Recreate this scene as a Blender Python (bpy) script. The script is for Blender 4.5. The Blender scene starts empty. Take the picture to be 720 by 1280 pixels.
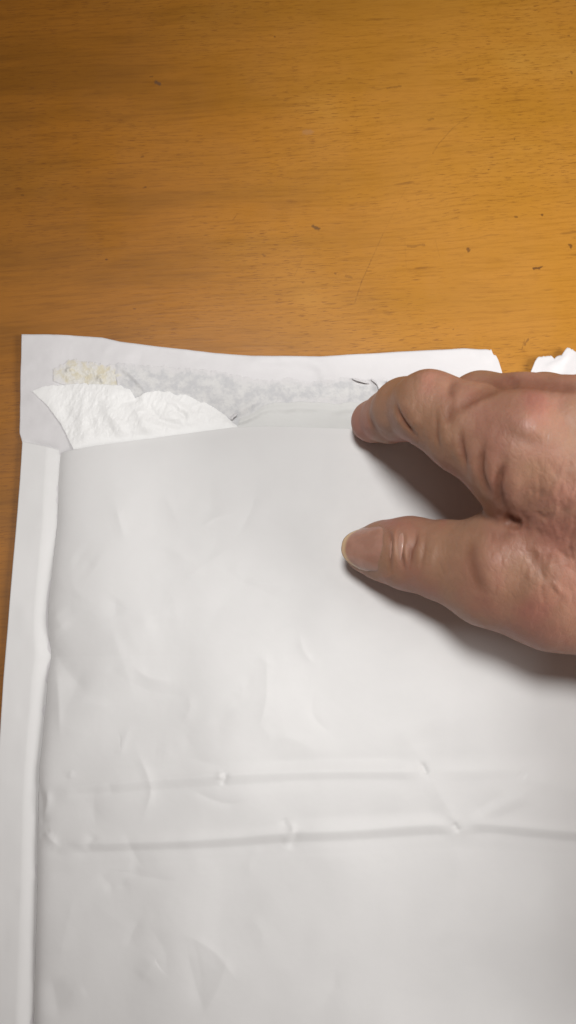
import bpy, bmesh, math, random
import numpy as np
from mathutils import Vector, noise as mnoise

random.seed(7); rng = np.random.RandomState(7)
R = math.radians
S = bpy.context.scene
COL = S.collection

# ------------------------------------------------------------ camera
TILT = R(14.0); D = 0.255; F = 1044.0            # F in pixels of a 720x1280 frame
cam_d = bpy.data.cameras.new('camera'); cam = bpy.data.objects.new('camera', cam_d); COL.objects.link(cam)
cam.location = (0, -D * math.sin(TILT), D * math.cos(TILT)); cam.rotation_euler = (TILT, 0, 0)
cam_d.sensor_fit = 'VERTICAL'; cam_d.sensor_height = 24.0; cam_d.lens = 24.0 * F / 1280
cam_d.clip_start = 0.01; cam_d.clip_end = 50
cam_d.dof.use_dof = True; cam_d.dof.focus_distance = 0.238; cam_d.dof.aperture_fstop = 16
S.camera = cam

# ------------------------------------------------------------ light
w = bpy.data.worlds.new('World'); S.world = w; w.use_nodes = True
w.node_tree.nodes['Background'].inputs[0].default_value = (1.0, 0.82, 0.74, 1)
w.node_tree.nodes['Background'].inputs[1].default_value = 0.12
ld = bpy.data.lights.new('room_lamp', 'SPOT'); lo = bpy.data.objects.new('room_lamp', ld); COL.objects.link(lo)
lo.location = (-0.060, 0.155, 0.80)
tgt = Vector((0.066, .016, 0.0))
lo.rotation_euler = (tgt - lo.location).to_track_quat('-Z', 'Y').to_euler()
ld.energy = 19.0; ld.shadow_soft_size = 0.10; ld.spot_size = R(36); ld.spot_blend = 1.0
ld.color = (1.0, 0.99, 0.972)
l2 = bpy.data.lights.new('added_side_lamp', 'AREA'); a2 = bpy.data.objects.new('added_side_lamp', l2); COL.objects.link(a2)  # soft lamp added low at the right to shade the paper's slopes
a2.location = (0.56, -0.10, 0.38); a2.rotation_euler = (Vector((.06, 0, 0)) - a2.location).to_track_quat('-Z', 'Y').to_euler()
l2.shape = 'RECTANGLE'; l2.size = .30; l2.size_y = .30; l2.energy = 3.4; l2.color = (1.0, .98, .96)
S.view_settings.view_transform = 'Standard'; S.view_settings.look = 'None'
S.view_settings.exposure = 0.0; S.view_settings.gamma = 1.0; S.view_settings.use_curve_mapping = False

# ------------------------------------------------------------ helpers
CY, CZ = -D * math.sin(TILT), D * math.cos(TILT)
ct, st = math.cos(TILT), math.sin(TILT)
def unproj(px, py, z):
    """points of the real world (metres) seen at pixel px,py of a 720x1280 frame at height z"""
    px, py, z = (np.asarray(a, float) for a in (px, py, z))
    dx = (px - 360) / F; dy = -(py - 640) / F
    wy = dy * ct + st; wz = dy * st - ct
    t = (z - CZ) / wz
    return dx * t, CY + wy * t
def at(px, py, zcm):
    x, y = unproj(px, py, zcm * 0.01); return np.array([float(x) * 100, float(y) * 100, zcm])   # cm
def proj(P):
    """metres -> pixels"""
    x = P[:, 0]; y = P[:, 1] - CY; z = P[:, 2] - CZ
    yc = y * ct + z * st; zc = -y * st + z * ct
    return 360 + F * x / -zc, 640 - F * yc / -zc

def link(name, verts, faces, mat=None, parent=None, smooth=True):
    me = bpy.data.meshes.new(name)
    verts = np.asarray(verts, np.float32); faces = np.asarray(faces, np.int32)
    n = faces.shape[1]
    me.vertices.add(len(verts)); me.vertices.foreach_set('co', verts.ravel())
    me.loops.add(faces.size); me.loops.foreach_set('vertex_index', faces.ravel())
    me.polygons.add(len(faces)); me.polygons.foreach_set('loop_start', np.arange(0, faces.size, n, dtype=np.int32))
    me.update(calc_edges=True); me.validate()
    if smooth: me.polygons.foreach_set('use_smooth', np.ones(len(me.polygons), bool))
    o = bpy.data.objects.new(name, me); COL.objects.link(o)
    if mat: me.materials.append(mat)
    if parent: o.parent = parent
    return o
def grid_faces(nu, nv):
    i = np.arange(nu - 1)[:, None] * nv + np.arange(nv - 1)[None, :]
    return np.stack([i, i + nv, i + nv + 1, i + 1], -1).reshape(-1, 4)
def solid(o, t, off=-1):
    m = o.modifiers.new('thickness', 'SOLIDIFY'); m.thickness = t; m.offset = off

def poly_dist(X, Y, pts):
    d = np.full(X.shape, 1e9); T = np.zeros(X.shape); acc = 0.0
    for (x0, y0), (x1, y1) in zip(pts[:-1], pts[1:]):
        vx, vy = x1 - x0, y1 - y0; L = vx * vx + vy * vy + 1e-9
        t = np.clip(((X - x0) * vx + (Y - y0) * vy) / L, 0, 1)
        e = np.hypot(X - x0 - t * vx, Y - y0 - t * vy); m = e < d
        d = np.where(m, e, d); ln = math.hypot(vx, vy); T = np.where(m, acc + t * ln, T); acc += ln
    return d, T, acc
def smooth_pts(pts, n=4):
    """Catmull-Rom through the points"""
    P = [np.array(p, float) for p in pts]
    if len(P) < 3: return pts
    P = [2 * P[0] - P[1]] + P + [2 * P[-1] - P[-2]]; out = []
    for i in range(1, len(P) - 2):
        for k in range(n):
            t = k / n; a, b, c, d = P[i-1:i+3]
            out.append(tuple(.5 * (2*b + (c-a)*t + (2*a-5*b+4*c-d)*t*t + (3*b-a-3*c+d)*t**3)))
    return out + [tuple(P[-2])]
def strokes_sum(X, Y, strokes, pw=2):
    H = np.zeros(X.shape)
    for pts, sig, amp in strokes:
        pp = smooth_pts(pts); ax = np.array(pp); m = 3.2 * sig
        msk = (X > ax[:,0].min()-m) & (X < ax[:,0].max()+m) & (Y > ax[:,1].min()-m) & (Y < ax[:,1].max()+m)
        if not msk.any(): continue
        d, T, L = poly_dist(X[msk], Y[msk], pp); fl = max(min(.35 * L, 28), 1e-3)   # fade towards the ends of the stroke
        H[msk] += amp * np.exp(-(d / sig) ** pw) * (.15 + .85 * sstep(0, fl, T) * sstep(0, fl, L - T))
    return H
def vnoise(x, y, seed=0, octv=3, pers=.5):
    """smooth value noise in numpy, about -1..1"""
    out = np.zeros(np.broadcast(x, y).shape); a = 1.0; tot = 0
    for o in range(octv):
        r = np.random.RandomState(seed + 17 * o); T = r.rand(256, 256) * 2 - 1
        xs = x * 2 ** o + 31.7; ys = y * 2 ** o + 57.3
        xi = np.floor(xs).astype(int); yi = np.floor(ys).astype(int); fx = xs - xi; fy = ys - yi
        fx = fx*fx*fx*(fx*(fx*6-15)+10); fy = fy*fy*fy*(fy*(fy*6-15)+10)
        g = lambda i, j: T[i & 255, j & 255]
        v = (g(xi,yi)*(1-fx)+g(xi+1,yi)*fx)*(1-fy)+(g(xi,yi+1)*(1-fx)+g(xi+1,yi+1)*fx)*fy
        out += a * v; tot += a; a *= pers
    return out / tot
def sstep(a, b, x):
    t = np.clip((x - a) / (b - a), 0, 1); return t * t * (3 - 2 * t)

# ------------------------------------------------------------ node helpers
class NT:
    def __init__(s, name):
        s.m = bpy.data.materials.new(name); s.m.use_nodes = True; s.t = s.m.node_tree
        s.b = s.t.nodes['Principled BSDF']
    def n(s, typ, ins=None, **kw):
        nd = s.t.nodes.new(typ)
        for k, v in kw.items(): setattr(nd, k, v)
        for k, v in (ins or {}).items():
            if isinstance(v, bpy.types.NodeSocket): s.t.links.new(v, nd.inputs[k])
            else: nd.inputs[k].default_value = v
        return nd
    def math(s, op, a, b=0.0, c=None, clamp=False):
        d = {0: a, 1: b}
        if c is not None: d[2] = c
        return s.n('ShaderNodeMath', d, operation=op, use_clamp=clamp).outputs[0]
    def mix(s, f, a, b, blend='MIX'):
        nd = s.t.nodes.new('ShaderNodeMix'); nd.data_type = 'RGBA'; nd.blend_type = blend
        for k, v in ((0, f), (6, a), (7, b)):
            if isinstance(v, bpy.types.NodeSocket): s.t.links.new(v, nd.inputs[k])
            else: nd.inputs[k].default_value = v if k == 0 else (*v[:3], 1)
        return nd.outputs[2]
    def mr(s, v, a, b, c=0.0, d=1.0):
        return s.n('ShaderNodeMapRange', {0: v, 1: a, 2: b, 3: c, 4: d}, interpolation_type='SMOOTHSTEP').outputs[0]
    def noise(s, vec, scale, detail=3, rough=.5, dist=0):
        return s.n('ShaderNodeTexNoise', {'Vector': vec, 'Scale': scale, 'Detail': detail, 'Roughness': rough, 'Distortion': dist})
    def coord(s): return s.n('ShaderNodeTexCoord').outputs['Object']
    def mapping(s, vec, loc=(0,0,0), rot=(0,0,0), sc=(1,1,1)):
        return s.n('ShaderNodeMapping', {0: vec, 1: loc, 2: rot, 3: sc}).outputs[0]
    def bump(s, h, strength, dist, normal=None):
        d = {'Height': h, 'Strength': strength, 'Distance': dist}
        if normal: d['Normal'] = normal
        return s.n('ShaderNodeBump', d).outputs[0]
    def set(s, **kw):
        for k, v in kw.items():
            k = k.replace('_', ' ')
            if isinstance(v, bpy.types.NodeSocket): s.t.links.new(v, s.b.inputs[k])
            else: s.b.inputs[k].default_value = v

# ------------------------------------------------------------ materials
def wood_mat():
    t = NT('varnished_wood'); c = t.coord()
    wob = t.noise(t.mapping(c, sc=(6, 14, 6)), 1.0, 2).outputs[0]
    off = t.math('MULTIPLY', t.math('SUBTRACT', wob, .5), .012)
    sep = t.n('ShaderNodeSeparateXYZ', {0: t.mapping(c, rot=(0, 0, R(-4)))})
    yy = t.math('ADD', sep.outputs[1], off)
    v = t.n('ShaderNodeCombineXYZ', {0: sep.outputs[0], 1: yy, 2: 0.0}).outputs[0]
    broad = t.noise(t.mapping(v, sc=(7, 42, 1)), 1.0, 5, .65).outputs[0]          # figure bands
    grain = t.noise(t.mapping(v, sc=(50, 900, 1)), 1.0, 5, .65).outputs[0]       # fine grain
    pores = t.noise(t.mapping(v, sc=(260, 2600, 1)), 1.0, 2, .5).outputs[0]      # short dark pores
    patch = t.noise(t.mapping(v, sc=(14, 20, 1)), 1.0, 3, .5).outputs[0]
    streak = t.noise(t.mapping(v, loc=(3, 7, 0), sc=(75, 520, 1)), 1.0, 2, .5).outputs[0]
    side = t.mr(t.math('ADD', sep.outputs[0], t.math('MULTIPLY', t.math('SUBTRACT', patch, .5), .10)), -.07, .075)  # darker left, lighter right: wood tone plus the light's falloff painted in
    base = t.mix(side, (.385, .146, .0105), (.500, .218, .025))
    base = t.mix(t.mr(broad, .38, .66, 0, .62), base, t.mix(side, (.235, .090, .005), (.43, .190, .014)))
    base = t.mix(t.mr(patch, .55, .75, 0, .30), base, t.mix(side, (.38, .175, .022), (.60, .33, .07)))
    base = t.mix(t.mr(grain, .44, .70, 0, .40), base, t.mix(side, (.18, .062, .003), (.31, .122, .006)))
    base = t.mix(t.math('MULTIPLY', t.mr(pores, .56, .68, 0, .60), t.mr(patch, .36, .6, .25, 1)), base, (.16, .05, .006))
    sm = t.math('MULTIPLY', t.mr(streak, .64, .76, 0, .38), t.mr(sep.outputs[0], -.06, .03, .30, 1))
    base = t.mix(sm, base, (.13, .042, .005))
    # marks: dents, specks, scratches, given in metres on the board
    wb = t.noise(c, 900, 2).outputs[0]; wob2 = t.math('MULTIPLY', t.math('SUBTRACT', wb, .5), .0016)
    def dist_seg(p, q):
        P = Vector((*p, 0)); Q = Vector((*q, 0)); dv = Q - P; L = max(dv.length, 1e-6); u = dv / L
        rel = t.n('ShaderNodeVectorMath', {0: c, 1: (P.x, P.y, 0)}, operation='SUBTRACT').outputs[0]
        al = t.n('ShaderNodeVectorMath', {0: rel, 1: (u.x, u.y, 0)}, operation='DOT_PRODUCT').outputs['Value']
        al = t.math('MINIMUM', t.math('MAXIMUM', al, 0.0), L)
        pr = t.n('ShaderNodeVectorMath', {0: (u.x, u.y, 0), 3: al}, operation='SCALE').outputs[0]
        return t.n('ShaderNodeVectorMath', {0: rel, 1: pr}, operation='DISTANCE').outputs['Value']
    def w2(px, py): x, y = unproj(px, py, 0); return float(x), float(y)
    hgt = None
    specks = [((195,103),(199,105),.0010,.75,(.07,.045,.035)), ((188,96),(190,96),.0004,.7,None), ((392,283),(398,286),.0009,.8,(.08,.04,.015)),
              ((181,234),(182,234),.0005,.8,None), ((177,196),(179,196),.0005,.5,None), ((133,324),(134,325),.0004,.8,None), ((328,318),(331,320),.0006,.45,None),
              ((585,310),(586,314),.0007,.75,None), ((713,307),(714,309),.0008,.8,None), ((667,336),(678,334),.0006,.9,None), ((677,268),(678,269),.0005,.8,None),
              ((643,174),(643,175),.0005,.8,None), ((611,212),(612,212),.0004,.7,None), ((645,271),(646,271),.0005,.6,None), ((343,46),(344,46),.0004,.7,None),
              ((566,412),(567,412),.0005,.6,None), ((418,341),(419,342),.0005,.5,None), ((714,90),(715,91),.0006,.7,None), ((710,45),(711,45),.0005,.5,None),
              ((535,150),(541,149),.0006,.35,None), ((382,165),(388,165),.0016,.25,(.35,.22,.16)), ((27,244),(29,244),.0005,.5,None), ((168,386),(169,386),.0004,.6,None),
              ((510,308),(530,306),.0007,.35,None), ((432,345),(440,347),.0006,.3,None), ((485,110),(500,108),.0006,.35,None), ((655,432),(660,424),.0004,.5,None)]
    for p, q, r, a, colr in specks:
        r *= .82; a *= .85
        d = t.math('ADD', dist_seg(w2(*p), w2(*q)), wob2)
        f = t.mr(d, r * .35, r * 1.15, a, 0.0)
        base = t.mix(f, base, colr or (.075, .024, .006))
    scr = [((541,192),(548,180),.5),((548,180),(566,160),.65),((566,160),(590,142),.4),((443,380),(452,352),.55),((452,352),(464,325),.6),((464,325),(478,294),.35),
           ((478,294),(515,220),.16),((291,275),(297,267),.6),((652,438),(656,424),.75),((368,345),(380,318),.25),((544,300),(550,322),.22),((506,300),(508,335),.15)]
    sfac = t.noise(c, 1500, 2).outputs[0]
    for p, q, a in scr:
        d = t.math('ADD', dist_seg(w2(*p), w2(*q)), t.math('MULTIPLY', wob2, .22))
        f = t.math('MULTIPLY', t.mr(d, .00005, .00028, a * .62, 0.0), t.mr(sfac, .35, .6, .35, 1))
        base = t.mix(f, base, (.10, .035, .006))
    smear = t.noise(t.mapping(c, sc=(30, 22, 1)), 1.0, 4, .6).outputs[0]
    rough = t.mr(smear, .3, .7, .34, .52)
    hb = t.math('ADD', t.math('MULTIPLY', grain, .6), t.math('MULTIPLY', pores, .4))
    nrm = t.bump(hb, .22, .0002)
    t.set(Base_Color=base, Roughness=rough, Normal=nrm, Coat_Weight=.10, Coat_Roughness=.32)
    t.b.inputs['Specular IOR Level'].default_value = .35
    return t.m

def paper_mat(name, col=(.80, .79, .785), rough=.42, fib=.25, mott=.04, spec=.45):
    t = NT(name); c = t.coord()
    n1 = t.noise(c, 60, 4, .55).outputs[0]; n2 = t.noise(c, 2600, 3, .6).outputs[0]; n3 = t.noise(c, 420, 3, .6).outputs[0]
    base = t.mix(t.mr(n1, .3, .7, 0, 1), tuple(x * (1 - mott) for x in col), col)
    h = t.math('ADD', t.math('MULTIPLY', n2, .35), n3)
    t.set(Base_Color=base, Roughness=t.mr(n3, .3, .7, rough - .01, rough + .02), Normal=t.bump(h, fib, .00012))
    t.b.inputs['Specular IOR Level'].default_value = spec
    return t.m
M_PAPER = paper_mat('glossy_white_paper', (.815, .815, .812), .54, .012, .03)
M_FLAP = paper_mat('white_flap_paper', (.75, .74, .752), .5, .05, .03)
M_TORN = paper_mat('torn_white_paper', (.95, .955, .95), .48, .12, .02, .5)
M_LINER = paper_mat('inner_liner_paper', (.74, .745, .73), .55, .05, .03)
def fibre_mat():
    t = NT('torn_grey_paper_fibre'); c = t.coord()
    n1 = t.noise(c, 330, 5, .65).outputs[0]; n2 = t.noise(c, 1500, 4, .7).outputs[0]
    vo = t.n('ShaderNodeTexVoronoi', {'Vector': c, 'Scale': 700.0}).outputs['Distance']
    base = t.mix(t.mr(n1, .36, .66), (.77, .77, .765), (.63, .635, .65))
    base = t.mix(t.mr(n2, .60, .74, 0, .45), base, (.46, .465, .49))
    h = t.math('ADD', t.math('ADD', t.math('MULTIPLY', n2, .6), n1), t.math('MULTIPLY', vo, .4))
    ed = t.n('ShaderNodeAttribute', attribute_name='edge').outputs['Fac']
    k = t.mr(t.math('ADD', ed, t.math('MULTIPLY', t.math('SUBTRACT', n1, .5), 26.0)), -1.0, 11.0)
    base = t.mix(k, (.755, .745, .755), base)
    t.set(Base_Color=base, Roughness=.72, Normal=t.bump(h, .35, .0003))
    return t.m
M_FIBRE = fibre_mat()
def glue_mat():
    t = NT('dried_yellow_glue'); c = t.coord()
    n1 = t.noise(c, 420, 4, .6).outputs[0]; n2 = t.noise(c, 1300, 3, .6).outputs[0]
    base = t.mix(t.mr(n1, .4, .65), (.77, .755, .70), (.71, .655, .50))
    base = t.mix(t.mr(n2, .62, .72, 0, .6), base, (.58, .50, .32))
    ed = t.n('ShaderNodeAttribute', attribute_name='edge').outputs['Fac']
    k = t.mr(t.math('ADD', ed, t.math('MULTIPLY', t.math('SUBTRACT', n1, .5), 26.0)), -2.0, 10.0)
    base = t.mix(k, (.755, .745, .75), base)
    t.set(Base_Color=base, Roughness=.5, Normal=t.bump(t.math('ADD', n1, n2), .15, .0003))
    return t.m
M_GLUE = glue_mat()

def skin_mat():
    t = NT('skin'); c = t.coord()
    big = t.noise(c, 55, 3, .5).outputs[0]; med = t.noise(c, 190, 4, .6).outputs[0]; fine = t.noise(c, 1500, 3, .6).outputs[0]
    base = t.mix(t.mr(big, .36, .64), (.370, .204, .128), (.400, .193, .138))
    base = t.mix(t.mr(med, .45, .72, 0, .55), base, (.43, .238, .155))
    base = t.mix(t.mr(fine, .5, .75, 0, .18), base, (.26, .15, .09))
    at_ = t.n('ShaderNodeAttribute', attribute_name='pink').outputs['Fac']
    base = t.mix(t.math('MULTIPLY', at_, .55), base, (.46, .17, .135))
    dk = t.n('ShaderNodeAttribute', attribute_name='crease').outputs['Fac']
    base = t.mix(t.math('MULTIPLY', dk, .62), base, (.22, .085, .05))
    # diamond skin pattern
    wv = t.noise(c, 300, 2).outputs['Color']
    warp = t.n('ShaderNodeVectorMath', {0: wv, 3: .0016}, operation='SCALE').outputs[0]
    cv = t.n('ShaderNodeVectorMath', {0: c, 1: warp}, operation='ADD').outputs[0]
    v1 = t.n('ShaderNodeTexVoronoi', {'Vector': t.mapping(cv, rot=(0, 0, R(20)), sc=(1.0, .55, 1)), 'Scale': 900.0}, feature='DISTANCE_TO_EDGE').outputs['Distance']
    v2 = t.n('ShaderNodeTexVoronoi', {'Vector': t.mapping(cv, rot=(0, 0, R(-25)), sc=(1, .6, 1)), 'Scale': 420.0}, feature='DISTANCE_TO_EDGE').outputs['Distance']
    h = t.math('ADD', t.mr(v1, 0, .12, 0, .55), t.mr(v2, 0, .16, 0, .8))
    h = t.math('ADD', h, t.math('MULTIPLY', fine, .4))
    t.set(Base_Color=base, Roughness=t.mr(med, .3, .7, .42, .56), Normal=t.bump(h, .20, .00016),
          Subsurface_Weight=.32, Subsurface_Scale=.0022)
    t.b.inputs['Subsurface Radius'].default_value = (1.0, .42, .22)
    t.b.inputs['Specular IOR Level'].default_value = .38
    return t.m
M_SKIN = skin_mat()
def nail_mat():
    t = NT('fingernail'); c = t.coord()
    tip = t.n('ShaderNodeAttribute', attribute_name='tip').outputs['Fac']
    n = t.noise(c, 300, 3).outputs[0]
    base = t.mix(t.mr(n, .35, .65), (.42, .225, .165), (.48, .265, .20))
    base = t.mix(t.mr(tip, .89, .96), base, (.70, .50, .30))
    lun = t.mr(tip, .02, .22, .35, 0)
    base = t.mix(lun, base, (.62, .40, .32))
    t.set(Base_Color=base, Roughness=.22, Subsurface_Weight=.2, Subsurface_Scale=.001)
    t.b.inputs['Specular IOR Level'].default_value = .5
    return t.m
M_NAIL = nail_mat()

# ------------------------------------------------------------ table
bm = bmesh.new(); bmesh.ops.create_cube(bm, size=1.0)
for v in bm.verts: v.co = Vector((v.co.x * 1.1, v.co.y * .75, (v.co.z - .5) * .022))
bmesh.ops.bevel(bm, geom=bm.edges[:], offset=.003, segments=3, affect='EDGES')
me = bpy.data.meshes.new('table_top'); bm.to_mesh(me); bm.free(); me.materials.append(wood_mat())
table = bpy.data.objects.new('table_top', me); COL.objects.link(table)
table['label'] = 'golden brown varnished wooden table top with dark specks and fine scratches'; table['category'] = 'table'

# ------------------------------------------------------------ padded mailer
env = bpy.data.objects.new('padded_mailer', None); COL.objects.link(env)
env.empty_display_size = .02
env['label'] = 'large white padded mailer lying on the table, its flap torn open'
env['category'] = 'envelope'
def sheet(name, mat, top, bot, nu, nv, zf, left=None, right=None, thick=.00022, ragged=None, parent=env, zref=.2):
    """sheet of paper between an upper and a lower outline (pixel outlines on the table plane)"""
    top = np.array(top, float); bot = np.array(bot, float)
    u = np.linspace(0, 1, nu)[:, None]; v = np.linspace(0, 1, nv)[None, :]
    tx = top[0, 0] + (top[-1, 0] - top[0, 0]) * u; bx = bot[0, 0] + (bot[-1, 0] - bot[0, 0]) * u
    ty = np.interp(tx, top[:, 0], top[:, 1]); by = np.interp(bx, bot[:, 0], bot[:, 1])
    if ragged:
        amp, fr, sd = ragged
        ty = ty + amp * vnoise(tx * fr, tx * 0, sd, 5, .7)
    TY, BY = ty, by
    PX = tx + (bx - tx) * v; PY = ty + (by - ty) * v
    if left: PX = PX + (np.interp(PY, *zip(*left)) - PX[0:1, :]) * (1 - u)
    if right is not None:
        sdx = 3.0 * vnoise(PY * .12, PY * 0, 5, 4, .7)
        PX = PX + (np.interp(PY, *zip(*right)) + sdx - PX[-1:, :]) * u * (u > 0)
    if name == 'torn_paper_layer': PX = PX + 3.2 * vnoise(PY * .13, PY * 0, 8, 4, .7) * (1 - u) ** 14
    Z = zf(PX, PY, u + v * 0, v + u * 0)
    x, y = unproj(PX, PY, zref * .01)
    o = link(name, np.stack([x, y, Z * .01], -1).reshape(-1, 3), grid_faces(nu, nv)[:, ::-1], mat, parent)
    ed = np.minimum(np.minimum(u, 1 - u) * (abs(top[-1, 0] - top[0, 0])), np.minimum(v, 1 - v) * (BY - TY).clip(1)) if ragged else u + v
    o.data.attributes.new('edge', 'FLOAT', 'POINT').data.foreach_set('value', (ed + 0 * PX).astype(np.float32).ravel())
    solid(o, thick); return o

LEFT = [(400, 27), (418, 27), (480, 25), (540, 23.5), (553, 27), (600, 24), (700, 15.5), (850, 3), (1000, -6), (1280, -20), (1700, -40)]
LIN = [(540, 71), (560, 70), (600, 67), (650, 66), (700, 61), (760, 55), (785, 55), (800, 57), (820, 59), (850, 54), (900, 50), (960, 44), (1000, 42), (1100, 41), (1280, 36), (1700, 20)]
RIN = [(540, 800), (1280, 860), (1700, 890)]; ROUT = [(400, 832), (540, 850), (1280, 905), (1700, 935)]
MOUTH = [(60, 563), (72, 560), (110, 555), (150, 550), (180, 546), (215, 541), (250, 537), (290, 533), (330, 533), (360, 536), (400, 541), (440, 546), (480, 552), (540, 556), (700, 556), (810, 560)]
TOP = [(27, 418), (60, 418), (100, 420), (128, 422), (150, 427), (200, 433), (270, 441), (320, 445), (400, 447), (460, 444), (520, 441), (580, 438), (606, 438), (614, 440), (622, 450), (627, 463), (632, 478), (641, 486), (655, 480), (663, 466), (667, 456), (672, 449), (682, 446.5), (692, 447), (701, 443), (707, 438), (712, 437), (720, 441), (731, 447), (750, 440), (800, 436), (832, 438)]

_n = []
for x in np.arange(600, 745, 1.5):
    y = float(np.interp(x, *zip(*TOP))); _n.append((float(x), y + 4.6 * float(vnoise(np.array([x * .13]), np.array([0.]), 77, 4, .7)[0]) * (1.0 if x > 612 else .3)))
TOP = [p for p in TOP if p[0] < 600] + _n + [p for p in TOP if p[0] > 745]
# back panel: everything behind the opening, runs under the whole mailer
def z_back(X, Y, u, v):
    z = .10 + .05 * vnoise(X * .012, Y * .02, 3, 3)
    up = sstep(560, 415, Y)
    z += up * (.10 + .16 * sstep(300, 480, X) * sstep(700, 520, X))
    z += strokes_sum(X, Y, [([(300, 452), (345, 449), (385, 452), (425, 474)], 9, .05), ([(128, 421), (170, 460)], 20, .03),
                            ([(395, 475), (425, 475)], 4, .035), ([(470, 452), (600, 447)], 10, .03), ([(27, 553), (75, 561)], 5, -.05),
                            ([(66, 412), (95, 414)], 6, .05), ([(560, 436), (620, 455)], 9, .05), ([(676, 462), (700, 452), (712, 440)], 4, .05), ([(690, 470), (715, 458)], 5, -.04)])
    z += .010 * vnoise(X * .05, Y * .05, 9, 3)
    return np.maximum(z, .05)
back = sheet('back_panel', M_FLAP, TOP, [(-44, 1700), (935, 1700)], 900, 620, z_back, left=LEFT, thick=.00030)
# the grid of the back panel is dense near the flap only by count; fine

# torn grey fibre, where the glued layer was ripped off
def z_fib(X, Y, u, v):
    e = np.minimum(np.minimum(v, 1 - v) * 6, 1)
    z = z_back(X, Y, u, v) + .006 + e * (.008 + .018 * np.abs(vnoise(X * .11, Y * .13, 21, 5, .7)))
    z += strokes_sum(X, Y, [([(291, 523), (300, 514), (318, 503), (328, 501)], 4, .06), ([(296, 526), (312, 518), (326, 508)], 3.5, -.02),
                            ([(146, 457), (165, 470), (180, 486), (190, 492)], 3, .045), ([(288, 519), (293, 523)], 3, -.05)])
    return z
sheet('torn_fibre', M_FIBRE, [(142, 459), (150, 456), (170, 458), (200, 457), (240, 461), (290, 466), (330, 474), (370, 474), (400, 477), (440, 473), (480, 476), (520, 478), (560, 482)],
      [(150, 500), (200, 520), (280, 545), (330, 540), (350, 506), (420, 506), (470, 508), (560, 515)], 420, 90, z_fib, ragged=(6, .07, 40), thick=.0001)
# smooth liner sheet below the fibre strip
def z_lin(X, Y, u, v):
    return z_back(X, Y, u, v) + .055 + .03 * np.exp(-((v - .1) / .06) ** 2) + .012 * vnoise(X * .05, Y * .08, 33, 3)
sheet('inner_liner', M_LINER, [(300, 524), (318, 514), (332, 506), (345, 503), (380, 503), (408, 503), (416, 505), (440, 503), (480, 505), (560, 508)],
      [(280, 575), (560, 590)], 260, 90, z_lin, ragged=(2.2, .09, 61), thick=.0002)
# small curled tears
def curl(name, pts, wpx, h, mat):
    pp = smooth_pts(pts, 5); n = len(pp); V = []
    for i, (x, y) in enumerate(pp):
        s = i / (n - 1); ww = wpx * math.sin(math.pi * min(max(s, .04), .96)) ** .6 * (.8 + .3 * math.sin(9 * s))
        for k in range(5):
            a = k / 4; zz = .24 + h * math.sin(a * 2.2) * math.sin(math.pi * min(max(s, .05), .95))
            X, Y = unproj(x + a * ww * .35, y + (a - .5) * ww, zz * .01); V.append((float(X), float(Y), zz * .01 + (float(z_back(np.array([[x]]), np.array([[y]]), 0, 0)[0, 0]) - .2) * .01))
    o = link(name, V, grid_faces(n, 5), mat, env); solid(o, .00018); return o
curl('torn_curl', [(288, 523), (291, 520), (296, 516)], 4, .05, M_FIBRE)
curl('torn_curl', [(440, 474), (450, 477), (461, 480)], 3, .06, M_FIBRE)
curl('torn_curl', [(463, 475), (470, 480), (474, 488), (479, 489)], 4, .09, M_FIBRE)
curl('torn_curl', [(482, 478), (490, 480), (500, 482)], 3, .06, M_FIBRE)

# bright white torn layer hanging down into the opening
def z_torn(X, Y, u, v):
    z = z_back(X, Y, u, v) + .012 + .03 * np.minimum(u * 4, 1) + .07 * np.sin(np.clip(v, 0, 1) * 2.6) * np.minimum(u * 4, 1)
    z += strokes_sum(X, Y, [([(66, 493), (100, 489), (150, 492), (200, 492)], 12, .05), ([(128, 500), (140, 520), (160, 548)], 8, .055),
                            ([(75, 500), (85, 520), (95, 545)], 9, -.03), ([(112, 520), (120, 548)], 6, -.03), ([(165, 503), (178, 525), (188, 548)], 7, .04),
                            ([(150, 505), (172, 500), (173, 508)], 4, -.03), ([(182, 500), (200, 525), (240, 535)], 5, -.04), ([(205, 495), (235, 515), (240, 530)], 4, .03),
                            ([(215, 512), (230, 520), (232, 528)], 2.5, -.02)])
    z += (.012 * vnoise(X * .04, Y * .035, 71, 2, .5) - .026 * np.abs(vnoise((X + .5 * Y) * .075, (Y - .3 * X) * .05, 72, 4, .6))) * np.minimum(u * 5, 1)
    my = np.interp(X, *zip(*MOUTH)); k = sstep(my - 12, my + 6, Y); return z * (1 - k) + .19 * k
sheet('torn_paper_layer', M_TORN, [(38, 488), (50, 484), (70, 481), (95, 479), (120, 480), (135, 481), (150, 483), (163, 488), (169, 498), (175, 495), (186, 490), (200, 488), (215, 492), (232, 494), (246, 500), (262, 506), (276, 514), (285, 523), (296, 532)],
      [(40, 489), (58, 506), (76, 530), (92, 562), (180, 556), (300, 546)], 420, 130, z_torn, ragged=(2.6, .11, 13), thick=.00022)
# glue residue
def z_glue(X, Y, u, v):
    e = np.sin(np.clip(u, 0, 1) * np.pi) ** .5 * np.sin(np.clip(v, 0, 1) * np.pi) ** .5
    return z_back(X, Y, u, v) + .008 + e * .010 + e * .025 * np.abs(vnoise(X * .12, Y * .13, 81, 4, .7)) + strokes_sum(X, Y, [([(82, 466), (86, 462), (92, 462)], 2.5, .05), ([(120, 476), (125, 472), (130, 480)], 2.5, .05)])
sheet('glue_residue', M_GLUE, [(66, 462), (85, 451), (95, 449), (110, 451), (125, 453), (140, 457), (158, 466)], [(66, 476), (90, 484), (120, 490), (158, 488)], 150, 70, z_glue, ragged=(6, .08, 90), thick=.0001)

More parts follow.
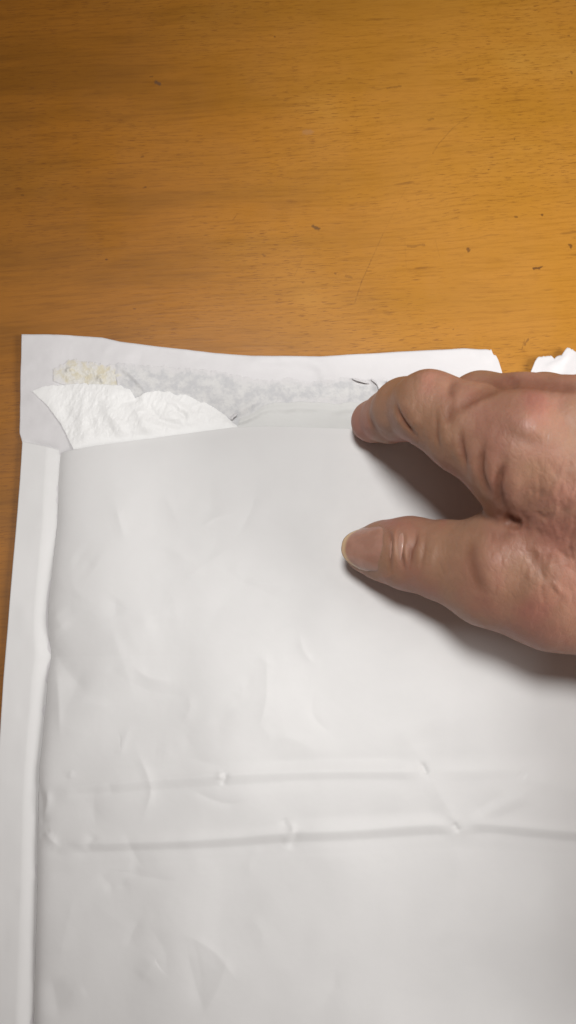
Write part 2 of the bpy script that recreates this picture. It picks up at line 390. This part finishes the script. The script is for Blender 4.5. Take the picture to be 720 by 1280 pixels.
# seam strips
def seam(name, L, Rr, nu=50, nv=700):
    PY = np.linspace(551, 1700, nv)[None, :] + np.zeros((nu, 1)); u = np.linspace(0, 1, nu)[:, None]
    PY = PY + u * 10 * sstep(620, 551, PY) * (1 if name == 'side_seam' else 0)
    xl = np.interp(PY, *zip(*L)); xr = np.interp(PY, *zip(*Rr)) + 5
    PX = xl + (xr - xl) * u + (1 - u) * .5
    Z = .17 + .02 * u + .02 * vnoise(PX * .02, PY * .012, 44, 3) - .085 * sstep(.62, 1, u) 
    x, y = unproj(PX, PY, .002)
    return solid(link(name, np.stack([x, y, Z * .01], -1).reshape(-1, 3), grid_faces(nu, nv)[:, ::-1], M_PAPER, env), .0003)
seam('side_seam', LEFT, LIN)
seam('side_seam', [(y, x - 6) for y, x in RIN], [(y, x - 5) for y, x in ROUT])

# front panel, puffed up by what is inside
FOLDS = [
 # first fold: shallow valley and its ridge
 ([(60, 990), (150, 979), (280, 968), (400, 963), (500, 962), (525, 961)], 7, .042), ([(90, 994), (150, 990), (280, 980), (400, 972), (520, 972)], 8, -.034),
 ([(330, 951), (430, 948), (490, 948), (518, 953)], 7, -.022),
 ([(525, 961), (580, 962), (625, 960), (648, 968)], 7, .022), ([(540, 975), (600, 972), (640, 972)], 8, -.012), ([(648, 968), (700, 985), (760, 990)], 9, .015),
 # pinch where the first fold breaks
 ([(519, 950), (524, 959), (528, 968)], 3.2, -.070), ([(490, 905), (518, 945), (530, 966)], 12, .024), ([(529, 967), (545, 995), (558, 1015), (566, 1029)], 10, .036),
 ([(540, 985), (556, 1012)], 6, -.00), ([(566, 1029), (600, 1012), (635, 995), (655, 978)], 11, .034), ([(575, 1015), (600, 1000), (620, 985)], 8, -.03), ([(590, 1027), (630, 1010), (660, 1000)], 9, -.022),
 ([(636, 962), (646, 970)], 4, -.02),
 # second fold: sharp ridge, bright above, dark below
 ([(80, 1056), (190, 1051), (280, 1045), (360, 1037), (450, 1032), (530, 1026), (562, 1030)], 6.5, .055), ([(80, 1068), (170, 1062), (280, 1056), (360, 1049), (450, 1044), (540, 1038), (566, 1040)], 7, -.040),
 ([(362, 1020), (450, 1015), (530, 1011), (556, 1018)], 9, -.020), ([(568, 1030), (590, 1025), (640, 1029), (700, 1034), (780, 1040)], 6.5, .045), ([(568, 1040), (600, 1036), (650, 1041), (720, 1048), (780, 1052)], 7.5, -.040),
 ([(558, 1022), (567, 1036)], 4, -.055), ([(550, 1012), (562, 1022), (566, 1033)], 5, .02), ([(566, 1042), (563, 1090), (555, 1180)], 16, .030),
 ([(361, 1022), (366, 1032), (363, 1040), (352, 1052)], 4, .035), ([(369, 1030), (369, 1042), (360, 1060)], 5, -.032), ([(354, 1018), (358, 1030)], 4, -.015),
 ([(120, 1042), (112, 1054), (104, 1064)], 6, -.022), ([(60, 1000), (110, 995), (140, 990)], 8, .02), ([(137, 976), (141, 996)], 6, -.012), ([(282, 963), (284, 970), (278, 981)], 3.5, -.035), ([(276, 962), (277, 974)], 4, .02),
 # broken corners at the left seam
 ([(42, 975), (50, 1010), (46, 1045)], 6, -.06), ([(50, 985), (56, 1000), (48, 1030)], 5, .05), ([(50, 1035), (60, 1050), (75, 1062)], 5, .03), ([(44, 1050), (52, 1042), (62, 1040)], 4, -.03),
 ([(148, 925), (152, 938), (160, 915), (175, 910)], 5, .012), ([(235, 866), (240, 885), (228, 905)], 6, .014), ([(88, 962), (86, 975)], 4, .015), ([(160, 1090), (200, 1075)], 9, -.012),
 ([(325, 905), (345, 925)], 8, .012), ([(235, 720), (262, 700), (278, 660)], 12, -.020), ([(170, 600), (150, 650), (165, 700)], 22, .022), ([(235, 600), (262, 635), (255, 660)], 16, -.022),
 ([(90, 690), (120, 710)], 14, -.025), ([(54, 790), (75, 830), (110, 870)], 14, -.055), ([(60, 760), (80, 790)], 12, .04), ([(150, 800), (200, 780)], 20, .014),
 ([(640, 1110), (700, 1180), (720, 1260)], 28, .03), ([(60, 1220), (70, 1280)], 16, -.06), ([(250, 1150), (400, 1180)], 40, -.02), ([(520, 700), (500, 820), (520, 930)], 40, .05),
]
def panel():
    nu, nv = 840, 1100
    u = np.linspace(0, 1, nu)[:, None]; v = np.linspace(0, 1, nv)[None, :]
    v = v ** 1.15
    mx = 66 + (812 - 66) * u
    my = np.interp(mx, *zip(*MOUTH)) 
    PY = my + (1700 - my) * v
    xl = np.interp(PY, *zip(*LIN)); xr = np.interp(PY, *zip(*RIN))
    edge = 1.2 * vnoise(PY * .03, PY * 0, 5, 3) * (1 - u)
    PX = xl + (xr - xl) * u + edge
    dl = (PX - xl); dr = np.clip(xr - PX, 0, None)
    lip = 1 - np.exp(-np.maximum(dl, 0) / 6.0)
    Z = .165 + .06 * lip + .16 * (1 - np.exp(-dl / 26.)) * sstep(1250, 750, PY) + 1.25 * (1 - np.exp(-dl / 230.)) * (1 - np.exp(-dl / (4 + 50 * sstep(620, 1000, PY))))
    Z *= 1 - .85 * np.exp(-dr / 50.)
    # opening: the panel sags left and lifts where the finger holds it
    dm = PY - my
    Z += -.50 * np.exp(-dm / 190.) * sstep(90, 240, PX) * sstep(460, 300, PX) - .18 * np.exp(-dm / 110.) * sstep(560, 440, PX) + .22 * np.exp(-((PX - 500) / 90.) ** 2) * np.exp(-dm / 80.)
    Z += .10 * np.exp(-((PX - 420) / 130.) ** 2) * np.exp(-dm / 90.) - .06 * np.exp(-((dm) / 14.) ** 2)
    Z += .16 * np.exp(-((PX - 500) / 170.) ** 2) * sstep(540, 700, PY) * sstep(1300, 900, PY)
    Z -= .30 * sstep(1100, 1700, PY)
    # crushed where the thumb presses
    Z -= .12 * np.exp(-(((PX - 445) / 60.) ** 2 + ((PY - 700) / 50.) ** 2))
    Z += .11 * vnoise(PX * .0075, PY * .006, 11, 2) + .016 * vnoise(PX * .018, PY * .015, 12, 2)
    lo_ = .165 + .06 * lip + .12 * (1 - np.exp(-dl / 26.)); Z = lo_ + .12 * np.log1p(np.exp((Z - lo_ - .02) / .12)) - .12 * math.log(2) * np.exp(-dl / 10)
    Z += strokes_sum(PX, PY, [(p, s_ * 1.2, a * .90) for p, s_, a in FOLDS], 1.6)
    f1 = np.interp(PX, [50, 150, 280, 400, 525, 650, 780], [992, 981, 971, 965, 962, 962, 972]); f2 = np.interp(PX, [50, 280, 360, 450, 565, 780], [1066, 1050, 1043, 1038, 1034, 1046])
    Z += .055 * sstep(f1 - 22, f1 + 14, PY) * (1 - sstep(f2 - 6, f2 + 22, PY)) * sstep(40, 160, PX)
    rs = np.random.RandomState(12); W = []
    for i in range(70):
        x = 50 + abs(rs.randn()) * 210; y = 590 + rs.rand() * 650; a = rs.rand() * 3.14; L = 12 + rs.rand() * 38; b = rs.randn() * 7
        W.append(([(x - L * math.cos(a), y - L * math.sin(a)), (x + b, y + rs.randn() * 5), (x + L * math.cos(a), y + L * math.sin(a))], 5 + rs.rand() * 9, (.014 if i % 2 else -.014) * (.4 + rs.rand())))
    Z += strokes_sum(PX, PY, W, 1.5)
    Z += .0010 * vnoise(PX * .12, PY * .12, 15, 2)
    x, y = unproj(PX, PY, .006)
    o = link('front_panel', np.stack([x, y, Z * .01], -1).reshape(-1, 3), grid_faces(nu, nv)[:, ::-1], M_PAPER, env)
    solid(o, .0004); return o
panel()

# ------------------------------------------------------------ hand
def J(px, py, z): return at(px, py, z)
# every chain: list of (point, radius cm)
thumb = [(J(458, 688, 2.15), .62), (J(480, 689, 2.45), .80), (J(512, 692, 2.95), .95), (J(560, 702, 3.45), 1.03), (J(612, 718, 3.9), 1.30), (J(690, 735, 4.1), 1.52), (J(790, 745, 4.0), 1.7), (J(900, 740, 4.0), 1.75)]
index = [(J(459, 531, 1.65), .46), (J(466, 527, 2.1), .58), (J(488, 520, 3.0), .70), (J(506, 512, 3.9), .82), (J(538, 510, 5.0), .93), (J(590, 538, 5.4), 1.12), (J(655, 565, 5.8), 1.42), (J(760, 620, 5.9), 1.5)]
middle = [(J(545, 520, 1.6), .55), (J(563, 515, 3.0), .72), (J(600, 508, 4.7), .86), (J(650, 520, 5.6), 1.0), (J(710, 545, 6.0), 1.25), (J(800, 600, 5.8), 1.3)]
ring = [(J(630, 520, 1.4), .55), (J(650, 517, 2.7), .70), (J(678, 507, 4.2), .84), (J(725, 520, 5.2), .95), (J(775, 545, 5.6), 1.15), (J(860, 610, 5.3), 1.2)]
little = [(J(710, 535, 1.2), .48), (J(730, 530, 2.3), .62), (J(765, 515, 3.5), .74), (J(800, 530, 4.4), .82), (J(845, 565, 4.9), 1.0), (J(910, 620, 4.8), 1.1)]
palm = [[(J(655, 565, 5.7), 1.35), (J(960, 720, 4.9), 1.6)], [(J(710, 545, 5.8), 1.25), (J(980, 690, 5.0), 1.6)], [(J(775, 545, 5.4), 1.15), (J(1000, 670, 4.8), 1.6)],
        [(J(845, 565, 4.8), 1.05), (J(1010, 660, 4.4), 1.5)], [(J(640, 700, 4.4), 1.2), (J(960, 720, 4.6), 1.8)],
        [(J(715, 640, 5.0), 1.15), (J(960, 720, 4.8), 1.6)], [(J(700, 700, 4.5), 1.5), (J(760, 640, 5.1), 1.4)],
        [(J(960, 720, 4.8), 1.8), (J(1080, 860, 5.4), 2.2), (J(1290, 1130, 6.4), 2.8), (J(1420, 1290, 7.0), 3.1)], [(J(1000, 670, 4.8), 1.7), (J(1140, 820, 5.3), 2.1), (J(1340, 1090, 6.3), 2.8), (J(1460, 1250, 7.0), 3.1)]]
web = [[(J(662, 655, 4.4), .52), (J(800, 680, 4.7), 1.2)], [(J(668, 668, 4.3), .55), (J(690, 610, 5.0), .8)]]

def smin(a, b, k):
    h = np.clip(.5 + .5 * (b - a) / k, 0, 1); return b + (a - b) * h - k * h * (1 - h)
def cone(P, a, b, ra, rb):
    v = b - a; L = v @ v; t = np.clip(((P - a) @ v) / L, 0, 1)
    d = P - a - t[:, None] * v; return np.sqrt((d * d).sum(1)) - (ra + (rb - ra) * t)
def chain(P, ch, k=.22):
    d = None
    for (a, ra), (b, rb) in zip(ch[:-1], ch[1:]):
        e = cone(P, a, b, ra, rb); d = e if d is None else smin(d, e, k)
    return d
def sdf(P):
    pl = None
    for ch in palm:
        e = chain(P, ch); pl = e if pl is None else smin(pl, e, .9)
    for ch in web: pl = smin(pl, chain(P, ch), .6)
    out = smin(pl, chain(P, thumb), .7)
    for ch in (index, middle, ring, little):
        out = np.minimum(out, smin(pl, chain(P, ch), .55))
    # round the clefts between neighbouring fingers only slightly
    return out
def sdf_b(P):
    out = np.empty(len(P))
    for i in range(0, len(P), 400000): out[i:i+400000] = sdf(P[i:i+400000])
    return out

def surface_nets(lo_, hi_, h):
    n = np.ceil((hi_ - lo_) / h).astype(int) + 1
    ax = [lo_[i] + h * np.arange(n[i]) for i in range(3)]
    G = np.stack(np.meshgrid(*ax, indexing='ij'), -1).reshape(-1, 3)
    Vv = sdf_b(G).reshape(n); neg = Vv < 0
    acc = np.zeros((*(n - 1), 3)); cnt = np.zeros(n - 1)
    base = np.stack(np.meshgrid(*[np.arange(k - 1) for k in n], indexing='ij'), -1)
    cs = [(i, j, k) for i in (0, 1) for j in (0, 1) for k in (0, 1)]
    sl = lambda c: tuple(slice(c[i], n[i] - 1 + c[i]) for i in range(3))
    for a in cs:
        for d in range(3):
            if a[d]: continue
            b = list(a); b[d] = 1; b = tuple(b)
            va, vb = Vv[sl(a)], Vv[sl(b)]; m = (va < 0) != (vb < 0)
            t = np.where(m, va / np.where(m, va - vb, 1), 0)
            p = np.array(a, float) + np.zeros((*(n - 1), 3)); p[..., d] += t
            acc += p * m[..., None]; cnt += m
    act = cnt > 0; idx = -np.ones(n - 1, int); idx[act] = np.arange(act.sum())
    verts = lo_ + h * (base[act] + acc[act] / cnt[act][:, None])
    F_ = []
    for d in range(3):
        e1, e2 = [(1, 2), (2, 0), (0, 1)][d]
        s0 = [slice(1, n[i] - 1) for i in range(3)]; s0[d] = slice(0, n[d] - 1); s1 = list(s0); s1[d] = slice(1, n[d])
        a = neg[tuple(s0)]; b = neg[tuple(s1)]
        def cell(o1, o2):
            s = [None] * 3; s[d] = slice(0, n[d] - 1)
            s[e1] = slice(1 - o1, n[e1] - 1 - o1); s[e2] = slice(1 - o2, n[e2] - 1 - o2)
            return idx[tuple(s)]
        q = np.stack([cell(1, 1), cell(0, 1), cell(0, 0), cell(1, 0)], -1)
        F_.append(q[a & ~b]); F_.append(q[b & ~a][:, ::-1])
    return verts, np.concatenate(F_)

allp = np.array([p for ch in [thumb, index, middle, ring, little] + palm for p, r in ch])
lo3 = allp.min(0) - 3.4; hi3 = allp.max(0) + 3.4

V, Fq = surface_nets(lo3, hi3, .19)
o = link('tmp', V, Fq); m = o.modifiers.new('s', 'SUBSURF'); m.levels = 2; m.subdivision_type = 'CATMULL_CLARK'
dg = bpy.context.evaluated_depsgraph_get(); dg.update()
em = bpy.data.meshes.new_from_object(o.evaluated_get(dg))
nV = len(em.vertices); V = np.empty(nV * 3); em.vertices.foreach_get('co', V); V = V.reshape(-1, 3)
Fq = np.empty(len(em.loops), np.int32); em.loops.foreach_get('vertex_index', Fq); Fq = Fq.reshape(-1, 4)
bpy.data.objects.remove(o)
def grad(P, e=.02):
    g = np.empty_like(P)
    for i in range(3):
        d = np.zeros(3); d[i] = e; g[:, i] = sdf_b(P + d) - sdf_b(P - d)
    return g / np.maximum(np.linalg.norm(g, axis=1, keepdims=True), 1e-9)
inner = V[:, 0] < hi3[0] - .5
for _ in range(2):
    g = grad(V); V = V - g * np.clip(sdf_b(V), -.1, .1)[:, None] * inner[:, None]
def relax(V, n, lam=.5):
    E = np.concatenate([Fq[:, [0, 1]], Fq[:, [1, 2]], Fq[:, [2, 3]], Fq[:, [3, 0]]]); deg = np.bincount(E[:, 0], minlength=nV)[:, None] + 1e-9
    for _ in range(n):
        s = np.stack([np.bincount(E[:, 0], V[E[:, 1], i], minlength=nV) for i in range(3)], -1) / deg
        V = V + lam * (s - V)
    return V
V = relax(V, 3)
g = grad(V)
PXv, PYv = proj(V * .01)
camc = np.array([0, CY * 100, CZ * 100]); vd = camc - V; vd /= np.linalg.norm(vd, axis=1, keepdims=True)
facing = np.clip((g * vd).sum(1) * 2.2, 0, 1)
HS = [  # sculpting strokes on the skin (cm)
 # index: joint folds, knuckles
 ([(462, 515), (465, 528), (474, 539), (487, 547)], 2.6, -.075), ([(455, 512), (457, 528), (466, 543)], 6, .035), ([(478, 520), (484, 533), (497, 545)], 7, .04),
 ([(494, 500), (497, 514), (505, 528), (522, 547)], 2.8, -.095), ([(505, 497), (512, 515), (527, 538)], 9, .05), ([(487, 505), (491, 520), (502, 535)], 6, .03),
 ([(515, 470), (530, 466), (545, 468)], 10, .05), ([(545, 512), (546, 530), (546, 548), (551, 566)], 3.0, -.045), ([(553, 520), (556, 545), (562, 570)], 7, .035),
 ([(566, 500), (560, 520), (558, 535)], 8, -.05), ([(575, 535), (577, 560), (584, 590)], 3.4, -.07), ([(568, 540), (570, 560), (573, 580)], 6, .04),
 ([(592, 545), (590, 575), (602, 608)], 7, .05), ([(606, 550), (600, 580), (606, 605), (618, 625)], 4.2, -.09), ([(618, 560), (613, 590), (622, 615)], 7, .055),
 ([(632, 575), (623, 600), (626, 625), (634, 640)], 5.0, -.11), ([(648, 590), (640, 615), (648, 638)], 9, .05),
 ([(628, 645), (640, 654), (654, 657)], 6.5, -.22), ([(565, 518), (585, 500), (605, 490), (640, 478), (700, 482), (730, 488)], 8, -.10),
 ([(640, 545), (670, 515), (700, 520)], 26, .10), ([(590, 520), (620, 515), (650, 520)], 9, .03), ([(570, 470), (563, 485), (562, 500)], 5, -.05), ([(626, 468), (640, 476), (648, 484)], 6, -.07),
 ([(610, 530), (640, 545), (690, 560)], 9, -.035), ([(600, 640), (606, 645), (628, 656)], 5, -.04),
 # nail fold
 ([(452, 655), (480, 655), (491, 668), (492, 700), (487, 720), (460, 722)], 3, .03),
 # thumb: wrinkles over the joint
 ([(486, 655), (489, 675), (487, 700), (492, 722)], 3.4, -.050), ([(497, 652), (494, 672), (495, 690), (499, 712)], 3.2, .045), ([(501, 655), (500, 675), (502, 695), (508, 720)], 2.4, -.045),
 ([(509, 655), (510, 672), (507, 690), (512, 715)], 3.4, .045), ([(521, 656), (520, 675), (514, 690), (512, 718)], 2.4, -.050), ([(505, 670), (512, 690), (508, 712)], 2.0, -.025),
 ([(528, 662), (524, 685), (520, 712)], 4.0, .035), ([(533, 662), (530, 690), (526, 720)], 2.4, -.022), ([(545, 668), (540, 700), (536, 725)], 4, .015),
 ([(515, 650), (540, 646), (556, 655)], 8, .05), ([(595, 668), (588, 690), (594, 720), (606, 750)], 8, -.06), ([(618, 680), (612, 715), (630, 760)], 20, .07),
 ([(640, 668), (625, 672), (606, 668)], 7, -.04), ([(635, 658), (640, 664), (650, 664)], 4.5, .05), ([(655, 720), (690, 760)], 26, .07), ([(560, 665), (585, 680)], 9, .02),
 ([(650, 668), (670, 700), (690, 735)], 8, -.035), ([(690, 590), (700, 640)], 18, .04),
]
rs = np.random.RandomState(3)
# loose skin over the web between thumb and index, and on the back of the hand
for i in range(34):
    x = 650 + rs.rand() * 120; y = 575 + rs.rand() * 170
    if x + .35 * (y - 640) < 655: continue
    a = R(70 + rs.randn() * 22); L = 6 + rs.rand() * 12
    bx = rs.randn() * 2.2
    HS.append(([(x - L * math.cos(a), y - L * math.sin(a)), (x + bx, y), (x + L * math.cos(a), y + L * math.sin(a))], 1.7 + rs.rand() * 1.5, (-.020 if i % 2 else .020) * (.6 + .8 * rs.rand())))
for i in range(60):      # faint short folds elsewhere
    x = 530 + rs.rand() * 190; y = 480 + rs.rand() * 290; a = R(80 + rs.randn() * 25); L = 6 + rs.rand() * 14
    HS.append(([(x - L * math.cos(a), y - L * math.sin(a)), (x + rs.randn() * 2, y), (x + L * math.cos(a), y + L * math.sin(a))], 2.0, -.007))
top_mask = facing
disp = .82 * strokes_sum(PXv, PYv, HS) * top_mask
wm = np.exp(-(((PXv - 705) / 62.) ** 2 + ((PYv - 655) / 75.) ** 2)) * sstep(628, 665, PXv + .2 * (PYv - 655))
ca, sa = math.cos(R(72)), math.sin(R(72)); al = PXv * ca - PYv * sa; ac = PXv * sa + PYv * ca
rid = 1 - 2 * np.abs(vnoise(ac * .095, al * .040, 91, 3, .55)) ** .8
disp += .028 * (rid - .3) * wm * top_mask
wl = np.abs(vnoise(ac * .13, al * .05, 95, 3, .6)) ** .8
disp += -.006 * (1 - 2 * wl) * (1 - wm) * top_mask
lump = np.array([mnoise.noise(Vector(p * .9)) for p in V]) * .035 + np.array([mnoise.noise(Vector(p * 3.2)) for p in V]) * .004
V2 = V + g * (disp + lump)[:, None]
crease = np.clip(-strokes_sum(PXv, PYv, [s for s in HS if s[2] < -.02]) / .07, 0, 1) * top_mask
pink = np.clip(strokes_sum(PXv, PYv, [([(650, 505), (690, 500)], 26, .9), ([(650, 745), (690, 775)], 26, .8), ([(438, 545), (470, 540)], 20, 1.1), ([(485, 551), (520, 551)], 7, .8),
        ([(520, 478), (545, 485)], 20, .4), ([(470, 722), (490, 730)], 10, .6), ([(690, 640), (700, 700)], 26, .45), ([(550, 650), (560, 655)], 10, .6), ([(470, 652), (500, 650)], 6, .7)]), 0, 1)
hand = link('hand', V2 * .01, Fq, M_SKIN)
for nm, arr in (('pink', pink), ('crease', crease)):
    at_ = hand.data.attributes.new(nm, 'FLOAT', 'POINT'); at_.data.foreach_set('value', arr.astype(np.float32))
hand['label'] = 'bare right hand pinching the opening of the white mailer between thumb and index finger'
hand['category'] = 'hand'

# fingernails, parts of the hand
def nail(tipP, backP, upv, length, halfw, rad, lift, back, label=None):
    a = tipP - backP; a /= np.linalg.norm(a); up = upv - a * (upv @ a); up /= np.linalg.norm(up); s = np.cross(a, up)
    nu, nv = 40, 33; P = []; T = []
    for i in range(nu):
        u = i / (nu - 1)
        for j in range(nv):
            v = j / (nv - 1) * 2 - 1
            wv = halfw * (1 - .10 * (1 - u))
            # rounded free edge and rounded root
            le = length * (u - .0) - (abs(v) ** 2.6) * length * .36 * u ** 3 + (abs(v) ** 2.4) * length * .14 * (1 - u) ** 2
            ang = v * wv / rad
            c = backP + a * (back + le) + s * (rad * math.sin(ang)) + up * (lift - .28 * u - .04 * (1 - u) ** 4 - rad * (1 - math.cos(ang)) - .09 * (u - .25) ** 2 * length)
            P.append(c); T.append(u)
    o = link('thumbnail' if label else 'fingernail', np.array(P) * .01, grid_faces(nu, nv), M_NAIL, hand)
    o.data.attributes.new('tip', 'FLOAT', 'POINT').data.foreach_set('value', np.array(T, np.float32))
    solid(o, .0005, 1)
    if label: o['label'] = label
    return o
cam_up = camc - thumb[1][0]; cam_up /= np.linalg.norm(cam_up)
nail(thumb[0][0], thumb[2][0], cam_up + np.array([-.12, .12, 0]), 2.10, .72, .80, 1.035, -.34, 'short pinkish thumbnail with a pale yellowish free edge')
def fn(ch, upv): nail(ch[0][0], ch[1][0], np.array(upv, float), 1.0, .5, .58, .60, -.25)
fn(middle, (-.9, .5, .3)); fn(ring, (-.9, .5, .3)); fn(little, (-.9, .5, .3))
